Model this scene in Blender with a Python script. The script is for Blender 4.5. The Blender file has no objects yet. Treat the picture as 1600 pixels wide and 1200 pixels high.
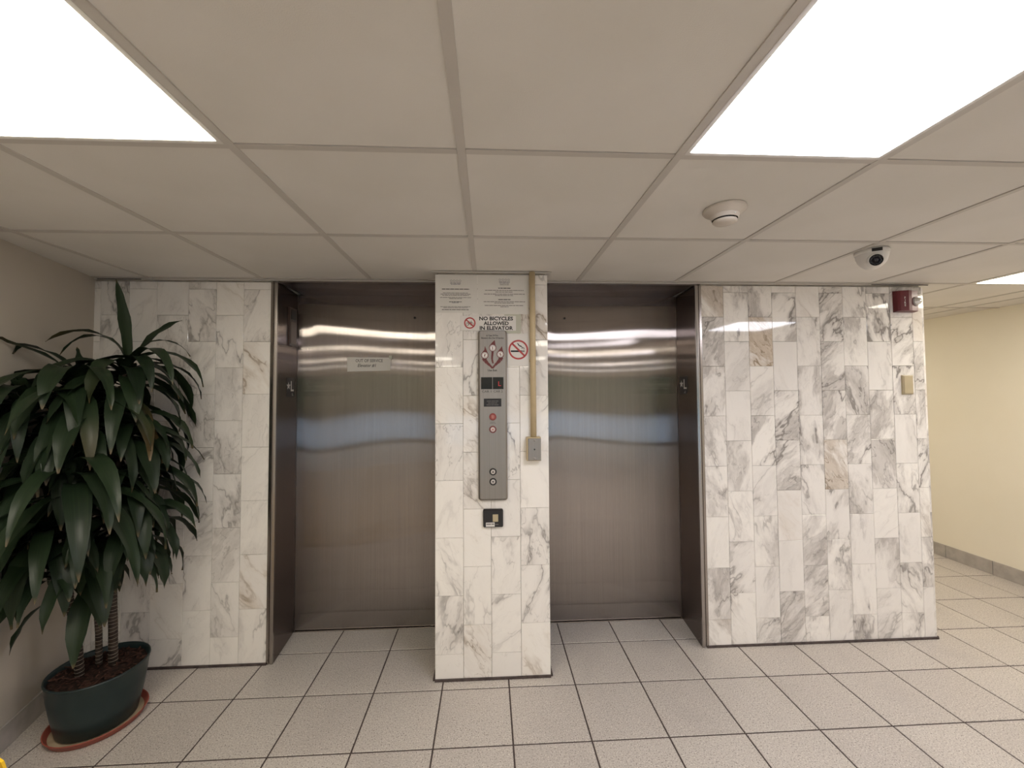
import bpy, math, random
from mathutils import Matrix, Vector
from math import sin, cos, pi, radians

random.seed(7)
S = bpy.context.scene
COL = S.collection

# ------------------------------------------------------------------ camera, world, exposure
CAM_Z = 1.5344
CE = 2.1994            # ceiling height
YP, YW, YD = 2.243, 2.4365, 2.7544   # pier face, marble wall face, elevator door face
cam = bpy.data.cameras.new('camera')
co = bpy.data.objects.new('camera', cam); COL.objects.link(co)
Rx = [[0.99869610, 0.05086835, 0.00430461], [-0.05068318, 0.99807802, -0.03565771], [-0.00611018, 0.03539304, 0.99935479]]
M = Matrix([[Rx[r][0], Rx[r][2], -Rx[r][1], (0, 0, CAM_Z)[r]] for r in range(3)] + [[0, 0, 0, 1]])
co.matrix_world = M
cam.sensor_width = 36.0
cam.lens = 636.95 / 1600 * 36.0
cam.shift_x = (800 - 795.36) / 1600
cam.shift_y = (590.39 - 600) / 1600
cam.clip_start = 0.02
S.camera = co

w = bpy.data.worlds.new('world'); S.world = w; w.use_nodes = True
w.node_tree.nodes['Background'].inputs[0].default_value = (0.66, 0.80, 1.0, 1)
w.node_tree.nodes['Background'].inputs[1].default_value = 2.0

S.view_settings.view_transform = 'Standard'
S.view_settings.look = 'None'
S.view_settings.gamma = 1.0
S.view_settings.use_curve_mapping = False
S.view_settings.exposure = 1.3
S.cycles.use_denoising = True
S.cycles.max_bounces = 14
S.cycles.diffuse_bounces = 10
S.cycles.glossy_bounces = 8
S.cycles.transparent_max_bounces = 8
S.cycles.caustics_reflective = False
S.cycles.sample_clamp_indirect = 8.0

WARM = (1.0, 0.925, 0.78)
COOL = (0.96, 0.95, 1.03)
# ceiling lights: column edges x0,x1, row edges y0,y1, colour, radiance
LIGHTS = {}

# ------------------------------------------------------------------ materials
def mat(name, color=(.8, .8, .8), rough=.5, metal=0.0, spec=.5, emit=None, estr=0.0):
    m = bpy.data.materials.new(name); m.use_nodes = True
    b = m.node_tree.nodes['Principled BSDF']
    b.inputs['Base Color'].default_value = (*color, 1)
    b.inputs['Roughness'].default_value = rough
    b.inputs['Metallic'].default_value = metal
    b.inputs['Specular IOR Level'].default_value = spec
    if emit:
        b.inputs['Emission Color'].default_value = (*emit, 1)
        b.inputs['Emission Strength'].default_value = estr
    return m

class NT:
    """small helper for writing node graphs"""
    def __init__(s, m):
        s.t = m.node_tree; s.b = s.t.nodes['Principled BSDF']
    def n(s, kind, **kw):
        nd = s.t.nodes.new(kind)
        for k, v in kw.items():
            setattr(nd, k, v)
        return nd
    def put(s, sock, v):
        if hasattr(v, 'links'):
            s.t.links.new(v, sock)
        elif v is not None:
            sock.default_value = v
    def math(s, op, a, b=0.0, c=None, clamp=False):
        nd = s.n('ShaderNodeMath', operation=op, use_clamp=clamp)
        s.put(nd.inputs[0], a); s.put(nd.inputs[1], b)
        if c is not None: s.put(nd.inputs[2], c)
        return nd.outputs[0]
    def vmath(s, op, a, b):
        nd = s.n('ShaderNodeVectorMath', operation=op)
        s.put(nd.inputs[0], a); s.put(nd.inputs[1], b)
        return nd.outputs[0]
    def comb(s, x, y, z):
        nd = s.n('ShaderNodeCombineXYZ')
        for i, v in enumerate((x, y, z)): s.put(nd.inputs[i], v)
        return nd.outputs[0]
    def noise(s, vec, scale, detail=3.0, rough=.5):
        nd = s.n('ShaderNodeTexNoise'); s.put(nd.inputs['Vector'], vec)
        nd.inputs['Scale'].default_value = scale; nd.inputs['Detail'].default_value = detail
        nd.inputs['Roughness'].default_value = rough
        return nd
    def mapr(s, v, a, b, c=0.0, d=1.0, smooth=True):
        nd = s.n('ShaderNodeMapRange', interpolation_type='SMOOTHSTEP' if smooth else 'LINEAR', clamp=True)
        s.put(nd.inputs[0], v)
        for i, q in enumerate((a, b, c, d)): s.put(nd.inputs[i + 1], q)
        return nd.outputs[0]
    def mix(s, f, a, b, blend='MIX'):
        nd = s.n('ShaderNodeMix', data_type='RGBA', blend_type=blend)
        s.put(nd.inputs[0], f); s.put(nd.inputs[6], a); s.put(nd.inputs[7], b)
        return nd.outputs[2]
    def coord(s, which='Object'):
        return s.n('ShaderNodeTexCoord').outputs[which]
    def rand(s):
        return s.n('ShaderNodeObjectInfo').outputs['Random']
    def bump(s, h, strength, dist):
        nd = s.n('ShaderNodeBump'); nd.inputs['Strength'].default_value = strength
        nd.inputs['Distance'].default_value = dist; s.put(nd.inputs['Height'], h)
        s.t.links.new(nd.outputs[0], s.b.inputs['Normal'])

def marble_material():
    m = mat('polished_marble', rough=.045, spec=.5); g = NT(m)
    r = g.rand(); r2 = g.math('FRACT', g.math('MULTIPLY', r, 17.31)); r3 = g.math('FRACT', g.math('MULTIPLY', r, 91.7))
    r4 = g.math('FRACT', g.math('MULTIPLY', r, 233.9))
    off = g.comb(g.math('MULTIPLY', r, 71.0), g.math('MULTIPLY', r2, 43.0), g.math('MULTIPLY', r3, 57.0))
    rot = g.n('ShaderNodeVectorRotate', rotation_type='Y_AXIS'); g.put(rot.inputs['Vector'], g.coord())
    g.put(rot.inputs['Angle'], g.mapr(r2, 0, 1, -0.9, 0.75, False))
    st = g.vmath('MULTIPLY', rot.outputs[0], (1.0, 1.0, .42))
    p = g.vmath('ADD', st, off)
    wn = g.noise(p, 7.0, 4.0, .6)
    wv = g.n('ShaderNodeVectorMath', operation='MULTIPLY_ADD')
    g.put(wv.inputs[0], wn.outputs['Color']); wv.inputs[1].default_value = (.22, .22, .22); g.put(wv.inputs[2], p)
    q = wv.outputs[0]
    a = g.math('ABSOLUTE', g.math('SUBTRACT', g.noise(q, 5.5, 2.0, .5).outputs['Fac'], .5))
    veinA = g.mapr(a, 0.0, .022, 1.0, 0.0)
    softA = g.mapr(a, 0.0, .09, 1.0, 0.0)
    b = g.math('ABSOLUTE', g.math('SUBTRACT', g.noise(g.vmath('ADD', q, (9, 3, 5)), 13.0, 2.0, .5).outputs['Fac'], .5))
    veinB = g.mapr(b, 0.0, .02, 1.0, 0.0)
    mask = g.mapr(g.noise(g.vmath('ADD', p, (2, 7, 1)), 6.0, 2.0).outputs['Fac'], .42, .62)
    cloud = g.mapr(g.noise(g.vmath('ADD', q, (4, 4, 8)), 4.5, 5.0, .62).outputs['Fac'], .43, .66)
    amt = g.mapr(r3, .08, .55, .26, 1.15)
    sc = g.n('ShaderNodeSeparateColor'); g.put(sc.inputs[0], g.n('ShaderNodeObjectInfo').outputs['Color'])
    vs = g.math('MULTIPLY', amt, sc.outputs[0])
    fc = g.math('MULTIPLY', g.math('MULTIPLY', cloud, .80), sc.outputs[1])
    fc = g.math('MULTIPLY_ADD', g.math('MULTIPLY', softA, mask), .45, fc)
    fc = g.math('MULTIPLY', g.math('MULTIPLY', fc, vs), 1.0, clamp=True)
    fv = g.math('MULTIPLY', g.math('MULTIPLY', veinA, mask), .80)
    fv = g.math('MULTIPLY_ADD', g.math('MULTIPLY', veinB, g.mapr(cloud, 0, 1, .12, 1.0)), .55, fv)
    fv = g.math('MULTIPLY', fv, vs, clamp=True)
    white = g.mix(g.mapr(r4, 0, 1), (.84, .81, .765, 1), (.78, .75, .715, 1))
    warm = g.mapr(r2, .80, .95)
    grey = g.mix(warm, (.44, .41, .385, 1), (.50, .42, .335, 1))
    lite = g.mix(warm, (.60, .57, .54, 1), (.62, .54, .45, 1))
    streak = g.mapr(g.noise(g.vmath('ADD', q, (1, 8, 3)), 16.0, 4.0, .65).outputs['Fac'], .35, .62)
    grey = g.mix(streak, grey, lite)
    c = g.mix(fc, white, grey)
    c = g.mix(fv, c, g.mix(warm, (.27, .25, .235, 1), (.32, .25, .18, 1)))
    g.put(g.b.inputs['Base Color'], c)
    return m

def floor_material():
    m = mat('speckled_floor_tile', rough=.42, spec=.4); g = NT(m)
    r = g.rand(); o = g.vmath('ADD', g.coord(), g.comb(g.math('MULTIPLY', r, 31.0), g.math('MULTIPLY', r, 17.0), 0.0))
    n1 = g.noise(o, 165.0, 3.0, .7).outputs['Fac']; n2 = g.noise(g.vmath('ADD', o, (5, 5, 5)), 190.0, 2.0).outputs['Fac']
    n3 = g.noise(o, 3.0, 2.0).outputs['Fac']
    base = g.mix(g.mapr(r, 0, 1), (.52, .475, .43, 1), (.485, .44, .40, 1))
    c = g.mix(g.mapr(n1, .54, .64), base, (.17, .145, .13, 1))
    c = g.mix(g.mapr(n2, .57, .66), c, (.70, .66, .60, 1))
    c = g.mix(g.mapr(n3, .45, .75, 0.0, .22), c, (.33, .30, .28, 1))
    g.put(g.b.inputs['Base Color'], c)
    g.bump(n1, .25, .0006)
    return m

def noisy(name, c1, c2, scale, rough=.6, spec=.4, metal=0.0, detail=4.0, lo=.35, hi=.65, bump=0.0, bscale=None):
    m = mat(name, c1, rough, metal, spec); g = NT(m)
    f = g.noise(g.coord(), scale, detail).outputs['Fac']
    g.put(g.b.inputs['Base Color'], g.mix(g.mapr(f, lo, hi), (*c1, 1), (*c2, 1)))
    if bump:
        g.bump(g.noise(g.coord(), bscale or scale, 4.0).outputs['Fac'], 1.0, bump)
    return m

def steel_material(name, color, rough, tilt=.17, across=(1.0, 0.0, 0.0)):
    """brushed sheet with a vertical grain: reflections smear across the grain"""
    m = mat(name, color, rough, 1.0); g = NT(m)
    st = g.vmath('MULTIPLY', g.coord(), (240.0, 240.0, 1.0))
    f = g.noise(st, 1.0, 3.0).outputs['Fac']
    d = tuple(c * .90 for c in color)
    col = g.mix(g.mapr(f, .3, .7), (*d, 1), (*color, 1))
    g.put(g.b.inputs['Base Color'], col)
    if not tilt: return m
    nrm = g.n('ShaderNodeNewGeometry').outputs['Normal']
    acc = None; tot = 0.0
    for k, wgt in ((-2, .14), (-1, .23), (0, .26), (1, .23), (2, .14)):
        nn = g.n('ShaderNodeVectorMath', operation='NORMALIZE')
        g.put(nn.inputs[0], g.vmath('ADD', nrm, tuple(a * tilt * k for a in across)))
        b = g.n('ShaderNodeBsdfAnisotropic'); b.distribution = 'GGX'
        g.put(b.inputs['Color'], col); b.inputs['Roughness'].default_value = rough
        b.inputs['Anisotropy'].default_value = -.8
        g.put(b.inputs['Normal'], nn.outputs[0]); b.inputs['Tangent'].default_value = across
        tot += wgt
        if acc is None: acc = b.outputs[0]
        else:
            mx = g.n('ShaderNodeMixShader'); mx.inputs[0].default_value = wgt / tot
            g.t.links.new(acc, mx.inputs[1]); g.t.links.new(b.outputs[0], mx.inputs[2]); acc = mx.outputs[0]
    out = [n for n in g.t.nodes if n.type == 'OUTPUT_MATERIAL'][0]
    g.t.links.new(acc, out.inputs['Surface'])
    return m

def leaf_material():
    m = mat('glossy_dark_leaf', rough=.42, spec=.27); g = NT(m)
    r = g.rand(); u = g.n('ShaderNodeUVMap').outputs[0]
    sp = g.n('ShaderNodeSeparateXYZ'); g.put(sp.inputs[0], u)
    base = g.mix(r, (.009, .017, .009, 1), (.016, .029, .013, 1))
    stripe = g.noise(g.vmath('MULTIPLY', u, (22.0, .6, 1.0)), 1.0, 2.0).outputs['Fac']
    base = g.mix(g.mapr(stripe, .45, .75, 0, .5), base, (.026, .045, .017, 1))
    old = g.math('MULTIPLY', g.mapr(r, .93, .98), g.mapr(sp.outputs[1], .45, .95))
    base = g.mix(old, base, (.085, .055, .022, 1))
    tip = g.math('MULTIPLY', g.mapr(sp.outputs[1], .93, .99), .7)
    base = g.mix(tip, base, (.12, .085, .045, 1))
    g.put(g.b.inputs['Base Color'], base)
    return m

MARBLE = marble_material()
FLOOR = floor_material()
GROUT = noisy('dark_grout', (.060, .046, .044), (.09, .07, .065), 40, .8, .2)
CAULK_AND_SHADE = noisy('sealant_and_gap_shade', (.055, .042, .040), (.09, .07, .065), 30, .7, .2)  # real sealant at the floor; also the painted gap shadow at the ceiling
MGROUT = noisy('marble_joint', (.42, .38, .33), (.52, .48, .42), 25, .8, .2)
PANEL = noisy('ceiling_panel_board', (.70, .675, .64), (.665, .64, .60), 2.2, .85, .15, bump=.0004, bscale=320)
TEE = mat('ceiling_grid_metal', (.52, .49, .455), .5, 0, .3)
ANGLE = mat('wall_angle_metal', (.62, .60, .57), .4, 0, .4)
VOID = mat('plenum_dark', (.05, .045, .04), .9)
YELLOW = noisy('cream_wall_paint', (.80, .755, .65), (.775, .73, .62), 1.5, .55, .35, bump=.0003, bscale=120)
GREYPAINT = noisy('beige_wall_paint', (.50, .455, .40), (.46, .42, .365), 1.5, .6, .3, bump=.0003, bscale=120)
BASETILE = noisy('baseboard_tile', (.43, .40, .375), (.36, .335, .31), 14, .4, .4)
STEEL = steel_material('brushed_steel_door', (.37, .335, .315), .115)
JAMB = steel_material('brushed_steel_jamb', (.29, .255, .245), .17, .15, (0.0, 1.0, 0.0))
CASING = steel_material('steel_casing', (.42, .385, .36), .22, 0)
PLATE = steel_material('brushed_steel_plate', (.33, .30, .275), .40, 0)
BLACK = mat('black_plastic', (.012, .010, .010), .35)
DARK = mat('dark_display', (.018, .016, .015), .18)
LANTERN = noisy('brown_lantern_lens', (.055, .032, .026), (.075, .045, .036), 30, .3)
WHITEP = noisy('white_plastic', (.70, .68, .65), (.66, .64, .61), 8, .4)
OFFWHITE = noisy('aged_white_plastic', (.60, .545, .48), (.55, .50, .44), 10, .5)
BEIGE = noisy('beige_painted_metal', (.55, .44, .27), (.50, .40, .245), 15, .45)
BEIGEP = noisy('beige_cover_plastic', (.46, .385, .25), (.43, .36, .23), 15, .45)
PAPER = noisy('paper', (.66, .64, .60), (.63, .61, .57), 6, .75, .2)
GPAPER = noisy('greenish_paper', (.52, .52, .43), (.48, .48, .40), 6, .75, .2)
SIGNW = noisy('white_sign_board', (.70, .67, .64), (.67, .645, .61), 5, .45)
INK = mat('black_ink', (.025, .022, .022), .6)
GINK = mat('grey_ink', (.17, .155, .15), .6)
DGINK = mat('dark_grey_ink', (.06, .055, .052), .6)
REDINK = mat('red_ink', (.42, .045, .045), .5)
DREDINK = mat('dark_red_ink', (.13, .022, .020), .5)
REDLIT = mat('red_ring_plastic', (.24, .038, .034), .4)
REDGLOW = mat('red_display_segment', (.3, .01, .01), .4, emit=(1, .05, .05), estr=.13)
CREAMBTN = mat('pale_button_cap', (.55, .50, .47), .35)
ALARM = noisy('red_alarm_plastic', (.11, .009, .014), (.095, .008, .012), 12, .35)
LENS = mat('clear_strobe_lens', (.75, .75, .75), .08, .85)
GLASSB = mat('camera_lens_glass', (.012, .012, .018), .08)
TERRA = noisy('terracotta_plastic', (.30, .072, .048), (.26, .06, .04), 12, .45)
SAND = noisy('dried_water_scale', (.42, .33, .22), (.34, .26, .17), 14, .8)
POT = noisy('dark_green_pot', (.011, .022, .023), (.016, .028, .029), 9, .38)
SOIL = noisy('bark_mulch', (.014, .008, .006), (.036, .018, .013), 60, .9, .2)
CHIP = noisy('bark_chip', (.065, .030, .021), (.03, .014, .010), 40, .85, .2)
CANE = noisy('cane_bark', (.060, .045, .036), (.030, .022, .018), 30, .8, .2)
SCAR = mat('cane_ring_scar', (.21, .175, .14), .8)
LEAF = leaf_material()
YELPL = mat('yellow_plastic', (.80, .50, .02), .4)
ALU = mat('dark_aluminium', (.06, .055, .05), .4, .6)
OUTG = noisy('pale_paving', (.42, .45, .50), (.37, .40, .45), 3, .8)
HEDGE = noisy('hedge_green', (.05, .09, .035), (.02, .05, .015), 6, .8)

# ------------------------------------------------------------------ geometry helpers
WLOC = {}
def wloc(o):
    return WLOC.get(o.name, Vector((0, 0, 0))) if o else Vector((0, 0, 0))

class MB:
    def __init__(s): s.v = []; s.f = []; s.sm = False; s.smf = set()
    def add(s, vs, fs, smooth=False):
        b = len(s.v); s.v += [tuple(p) for p in vs]
        for q in fs:
            if smooth: s.smf.add(len(s.f))
            s.f.append(tuple(i + b for i in q))
        return s
    def box(s, x0, x1, y0, y1, z0, z1):
        return s.add([(x0, y0, z0), (x1, y0, z0), (x1, y1, z0), (x0, y1, z0), (x0, y0, z1), (x1, y0, z1), (x1, y1, z1), (x0, y1, z1)],
                     [(0, 3, 2, 1), (4, 5, 6, 7), (0, 1, 5, 4), (1, 2, 6, 5), (2, 3, 7, 6), (3, 0, 4, 7)])
    def slab(s, x0, x1, y0, y1, z0, z1, c):
        """box standing on a wall (back at y1) whose front edges are chamfered by c"""
        vs = [(x0, y1, z0), (x1, y1, z0), (x1, y1, z1), (x0, y1, z1),
              (x0, y0 + c, z0), (x1, y0 + c, z0), (x1, y0 + c, z1), (x0, y0 + c, z1),
              (x0 + c, y0, z0 + c), (x1 - c, y0, z0 + c), (x1 - c, y0, z1 - c), (x0 + c, y0, z1 - c)]
        return s.add(vs, [(0, 3, 2, 1), (0, 1, 5, 4), (1, 2, 6, 5), (2, 3, 7, 6), (3, 0, 4, 7),
                          (4, 5, 9, 8), (5, 6, 10, 9), (6, 7, 11, 10), (7, 4, 8, 11), (8, 9, 10, 11)])
    def prism(s, poly, y0, y1):
        """polygon of (x, z) counter-clockwise seen from -y, extruded from y0 (front) to y1"""
        n = len(poly)
        vs = [(x, y0, z) for x, z in poly] + [(x, y1, z) for x, z in poly]
        fs = [tuple(range(n)), tuple(range(2 * n - 1, n - 1, -1))]
        fs += [(i, i + n, (i + 1) % n + n, (i + 1) % n) for i in range(n)]
        return s.add(vs, fs)
    def hprism(s, poly, z0, z1):
        """polygon of (x, y) extruded upward"""
        n = len(poly)
        vs = [(x, y, z0) for x, y in poly] + [(x, y, z1) for x, y in poly]
        fs = [tuple(range(n - 1, -1, -1)), tuple(range(n, 2 * n))]
        fs += [(i, (i + 1) % n, (i + 1) % n + n, i + n) for i in range(n)]
        return s.add(vs, fs)
    def lathe(s, prof, c=(0, 0, 0), axis=(0, 0, 1), seg=32, smooth=True):
        """profile of (radius, height) along axis from c"""
        ax = Vector(axis).normalized()
        u = ax.orthogonal().normalized(); w_ = ax.cross(u)
        vs = []; fs = []
        for r, h in prof:
            for k in range(seg):
                a = 2 * pi * k / seg
                p = Vector(c) + ax * h + (u * cos(a) + w_ * sin(a)) * r
                vs.append(p)
        for i in range(len(prof) - 1):
            for k in range(seg):
                k2 = (k + 1) % seg
                fs.append((i * seg + k, i * seg + k2, (i + 1) * seg + k2, (i + 1) * seg + k))
        return s.add(vs, fs, smooth)
    def tube(s, pts, r, seg=12, cap=True):
        pts = [Vector(p) for p in pts]; rs = r if isinstance(r, (list, tuple)) else [r] * len(pts)
        vs = []; fs = []
        for i, p in enumerate(pts):
            d = (pts[min(i + 1, len(pts) - 1)] - pts[max(i - 1, 0)]).normalized()
            u = d.cross(Vector((0.3, 1, 0.1))).normalized(); w_ = d.cross(u)
            for k in range(seg):
                a = 2 * pi * k / seg
                vs.append(p + (u * cos(a) + w_ * sin(a)) * rs[i])
        for i in range(len(pts) - 1):
            for k in range(seg):
                k2 = (k + 1) % seg
                fs.append((i * seg + k, i * seg + k2, (i + 1) * seg + k2, (i + 1) * seg + k))
        s.add(vs, fs, True)
        if cap:
            n = len(pts)
            s.f.append(tuple(range(len(s.v) - seg, len(s.v))))
            s.f.append(tuple(range(len(s.v) - n * seg + seg - 1, len(s.v) - n * seg - 1, -1)))
        return s
    def ring(s, x, z, r0, r1, y0, y1, seg=32):
        """flat ring on a wall, front at y0"""
        return s.lathe([(r0, 0), (r0, y1 - y0), (r1, y1 - y0), (r1, 0), (r0, 0)], (x, y1, z), (0, -1, 0), seg, False)
    def disc(s, x, z, r, y0, y1, seg=28):
        return s.prism([(x + r * cos(2 * pi * k / seg), z + r * sin(2 * pi * k / seg)) for k in range(seg)], y0, y1)
    def bar(s, x0, z0, x1, z1, wd, y0, y1):
        d = Vector((x1 - x0, z1 - z0)); n = Vector((-d.y, d.x)).normalized() * wd / 2
        return s.prism([(x0 - n.x, z0 - n.y), (x1 - n.x, z1 - n.y), (x1 + n.x, z1 + n.y), (x0 + n.x, z0 + n.y)], y0, y1)
    def mesh(s, name, o=Vector((0, 0, 0)), uv=None):
        me = bpy.data.meshes.new(name)
        me.from_pydata([(x - o.x, y - o.y, z - o.z) for x, y, z in s.v], [], s.f)
        if s.smf:
            fl = [i in s.smf for i in range(len(s.f))]
            me.polygons.foreach_set('use_smooth', fl)
        if uv:
            ul = me.uv_layers.new(name='UVMap')
            for l in me.loops:
                ul.data[l.index].uv = uv(me.vertices[l.vertex_index].co)
        me.update()
        return me
    def build(s, name, m, parent=None, kind=None, uv=None, label=None):
        o = wloc(parent)
        ob = bpy.data.objects.new(name, s.mesh(name, o, uv))
        ob.data.materials.append(m); COL.objects.link(ob)
        WLOC[ob.name] = o.copy()
        if parent: ob.parent = parent
        if kind: ob['kind'] = kind
        if label: ob['label'] = label
        return ob

def xz(co_): return (co_.x, co_.z)
def yz(co_): return (co_.y, co_.z)

def thing(name, label, cat, loc, group=None, kind=None):
    o = bpy.data.objects.new(name, None); COL.objects.link(o)
    o.location = loc; o.empty_display_size = .05
    WLOC[o.name] = Vector(loc)
    o['label'] = label
    if cat: o['category'] = cat
    if group: o['group'] = group
    if kind: o['kind'] = kind
    return o

def tag(o, label, cat, group=None):
    o['label'] = label; o['category'] = cat
    if group: o['group'] = group
    return o

def struct(name, mb, m, label, parent=None, uv=None):
    o = mb.build(name, m, parent, uv=uv)
    if not parent:
        o['kind'] = 'structure'; o['label'] = label
    return o

def text(name, string, x, z, h, y, m, parent, width=None, face='front', bold=0.0, align='CENTER', shear=0.0, plane=None):
    """flat raised lettering; (x, z) is the centre of the line, h the capital height"""
    cu = bpy.data.curves.new(name, 'FONT'); cu.body = string; cu.align_x = align; cu.size = 1.0
    cu.resolution_u = 2; cu.offset = bold; cu.extrude = 0.0; cu.shear = shear
    t = bpy.data.objects.new(name, cu); COL.objects.link(t)
    dg = bpy.context.evaluated_depsgraph_get(); dg.update()
    me = bpy.data.meshes.new_from_object(t.evaluated_get(dg))
    bpy.data.objects.remove(t); bpy.data.curves.remove(cu)
    xs = [v.co.x for v in me.vertices]; zs = [v.co.y for v in me.vertices]
    if not xs: return None
    cxm = (min(xs) + max(xs)) / 2; sz = h / .70
    sx = sz if width is None else width / (max(xs) - min(xs))
    o = wloc(parent)
    for v in me.vertices:
        a = (v.co.x - cxm) * sx; b = (v.co.y - .35) * sz
        if face == 'front': p = Vector((x + a, y, z + b))
        elif face == 'left': p = Vector((y, x - a, z + b))     # plane looks towards -x
        else: p = Vector((y, x + a, z + b))                    # plane looks towards +x
        v.co = p - o
    ob = bpy.data.objects.new(name, me); COL.objects.link(ob)
    me.materials.clear(); me.materials.append(m)
    WLOC[ob.name] = o.copy(); ob.parent = parent
    return ob

# ------------------------------------------------------------------ floor
TS = .34756; FX0 = .102; FY0 = 2.523
mb = MB().box(-2.6, 4.5, -6.7, 7.0, -.06, -.0022)
floor = struct('floor', mb, GROUT, 'speckled beige tiled floor with dark joints')
def floor_tile_mesh():
    h = TS / 2 - .0036; c = .0016
    m_ = MB()
    vs = [(-h, -h, -.008), (h, -h, -.008), (h, h, -.008), (-h, h, -.008), (-h, -h, -c), (h, -h, -c), (h, h, -c), (-h, h, -c),
          (-h + c, -h + c, 0), (h - c, -h + c, 0), (h - c, h - c, 0), (-h + c, h - c, 0)]
    m_.add(vs, [(0, 1, 5, 4), (1, 2, 6, 5), (2, 3, 7, 6), (3, 0, 4, 7), (4, 5, 9, 8), (5, 6, 10, 9), (6, 7, 11, 10), (7, 4, 8, 11), (8, 9, 10, 11)])
    me = m_.mesh('tile'); me.materials.append(FLOOR); return me
FT = floor_tile_mesh()
rest = MB()
for j in range(-4, 27):
    y = FY0 - (j + .5) * TS + TS * .0
    for i in range(-8, 13):
        x = FX0 + (i + .5) * TS
        if x > 4.3 or x < -2.45: continue
        vis = -3 <= j <= 4 or (x > 2.6 and j >= -4 and j <= 4)
        if y > 2.80 and x < 2.6: vis = False
        if vis:
            t = bpy.data.objects.new('tile', FT); COL.objects.link(t)
            t.location = (x, y, 0); t.parent = floor
        elif j > 4:
            h = TS / 2 - .0028
            rest.add([(x - h, y - h, 0), (x + h, y - h, 0), (x + h, y + h, 0), (x - h, y + h, 0)], [(0, 1, 2, 3)])
for j in range(-12, -4):
    y = FY0 - (j + .5) * TS
    for i in range(7, 12):
        x = FX0 + (i + .5) * TS; h = TS / 2 - .0028
        rest.add([(x - h, y - h, 0), (x + h, y - h, 0), (x + h, y + h, 0), (x - h, y + h, 0)], [(0, 1, 2, 3)])
rest.build('tile_field', FLOOR, floor, kind='stuff')

# ------------------------------------------------------------------ ceiling: grid of tees with lay-in boards and light fixtures
CX = [-2.55, -1.93, -1.305, -.687, -.072, .541, 1.140, 1.770, 2.390, 3.030, 3.640, 3.885, 4.40]
CY = [-6.6, -5.98, -5.36, -4.74, -4.12, -3.50, -2.86, -2.22, -1.60, -.98, -.36, .49, 1.110, 1.732, 2.405, 3.11, 3.75, 4.4, 5.05, 5.7, 6.35, 7.0]
CY = [-6.93, -6.31, -5.69, -5.07, -4.45, -3.83, -3.21, -2.60, -1.98, -1.36, -.745, -.13, .49, 1.110, 1.732, 2.405, 3.11, 3.75, 4.4, 5.05, 5.7, 6.35, 7.0]
def ci(v, L): return min(range(len(L)), key=lambda k: abs(L[k] - v))
mb = MB().box(-2.7, 4.5, -6.95, 7.0, CE + .03, CE + .08)
ceiling = struct('ceiling', mb, VOID, 'suspended ceiling of white lay-in boards')
lights = []   # (col, row, colour, strength, label)
def L(xc, yc, colr, st, lab): lights.append((ci(xc, CX), ci(yc, CY), colr, st, lab))
L(-1.305, .49, WARM, 7.0, 'warm square ceiling light over the potted plant side of the lobby')
L(.541, .49, COOL, 7.2, 'pinkish white square ceiling light in front of the second elevator')
L(2.390, .49, COOL, 7.0, 'cool square ceiling light in front of the marble wall with the alarm')
L(3.030, 1.732, WARM, 6.0, 'warm ceiling light at the mouth of the side hall')
for k, yy in enumerate((-1.36, -3.83, -6.31)):
    nm = ('nearest', 'middle', 'last')[k]
    L(-1.305, yy, WARM, 6.5, 'warm square light behind the viewpoint along the plain wall, %s of its row' % nm)
    L(.541, yy, WARM, 6.5, 'warm square light behind the viewpoint mid lobby, %s of its row' % nm)
    L(2.390, yy, COOL, 6.5, 'cool square light behind the viewpoint along the cream wall, %s of its row' % nm)
L(3.030, 4.4, WARM, 6.0, 'warm ceiling light deep inside the side hall')
lit = {(a, b) for a, b, *_ in lights}
TEEH = .012   # half flange
panel_cache = {}
for i in range(len(CX) - 1):
    for j in range(len(CY) - 1):
        if (i, j) in lit: continue
        x0, x1, y0, y1 = CX[i] + TEEH - .004, CX[i + 1] - TEEH + .004, CY[j] + TEEH - .004, CY[j + 1] - TEEH + .004
        if y0 > 2.5 and x1 < 2.7: continue
        if y0 < -3: # far behind the camera: one joined field further down
            continue
        wd, dp = x1 - x0, y1 - y0
        key = (round(wd, 3), round(dp, 3))
        if key not in panel_cache:
            m_ = MB(); a, b, c = wd / 2, dp / 2, .004
            m_.add([(-a, -b, .016), (a, -b, .016), (a, b, .016), (-a, b, .016), (-a, -b, c), (a, -b, c), (a, b, c), (-a, b, c),
                    (-a + c, -b + c, 0), (a - c, -b + c, 0), (a - c, b - c, 0), (-a + c, b - c, 0)],
                   [(1, 0, 4, 5), (2, 1, 5, 6), (3, 2, 6, 7), (0, 3, 7, 4), (5, 4, 8, 9), (6, 5, 9, 10), (7, 6, 10, 11), (4, 7, 11, 8), (9, 8, 11, 10)])
            me = m_.mesh('ceiling_panel'); me.materials.append(PANEL); panel_cache[key] = me
        t = bpy.data.objects.new('ceiling_panel', panel_cache[key]); COL.objects.link(t)
        t.location = ((x0 + x1) / 2, (y0 + y1) / 2, CE + .0035); t.parent = ceiling
far = MB()
for i in range(len(CX) - 1):
    for j in range(len(CY) - 1):
        if (i, j) in lit: continue
        x0, x1, y0, y1 = CX[i] + TEEH, CX[i + 1] - TEEH, CY[j] + TEEH, CY[j + 1] - TEEH
        if y0 < -3: far.add([(x0, y0, CE + .003), (x1, y0, CE + .003), (x1, y1, CE + .003), (x0, y1, CE + .003)], [(0, 3, 2, 1)])
far.build('board_field', PANEL, ceiling, kind='stuff')
for k, x in enumerate(CX[1:-1]):
    y1 = 2.405 if x < 2.7 else 7.0
    MB().box(x - TEEH, x + TEEH, -6.9, y1, CE - .0005, CE + .004).box(x - .002, x + .002, -6.9, y1, CE + .004, CE + .03).build('tee_bar', TEE, ceiling)
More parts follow.
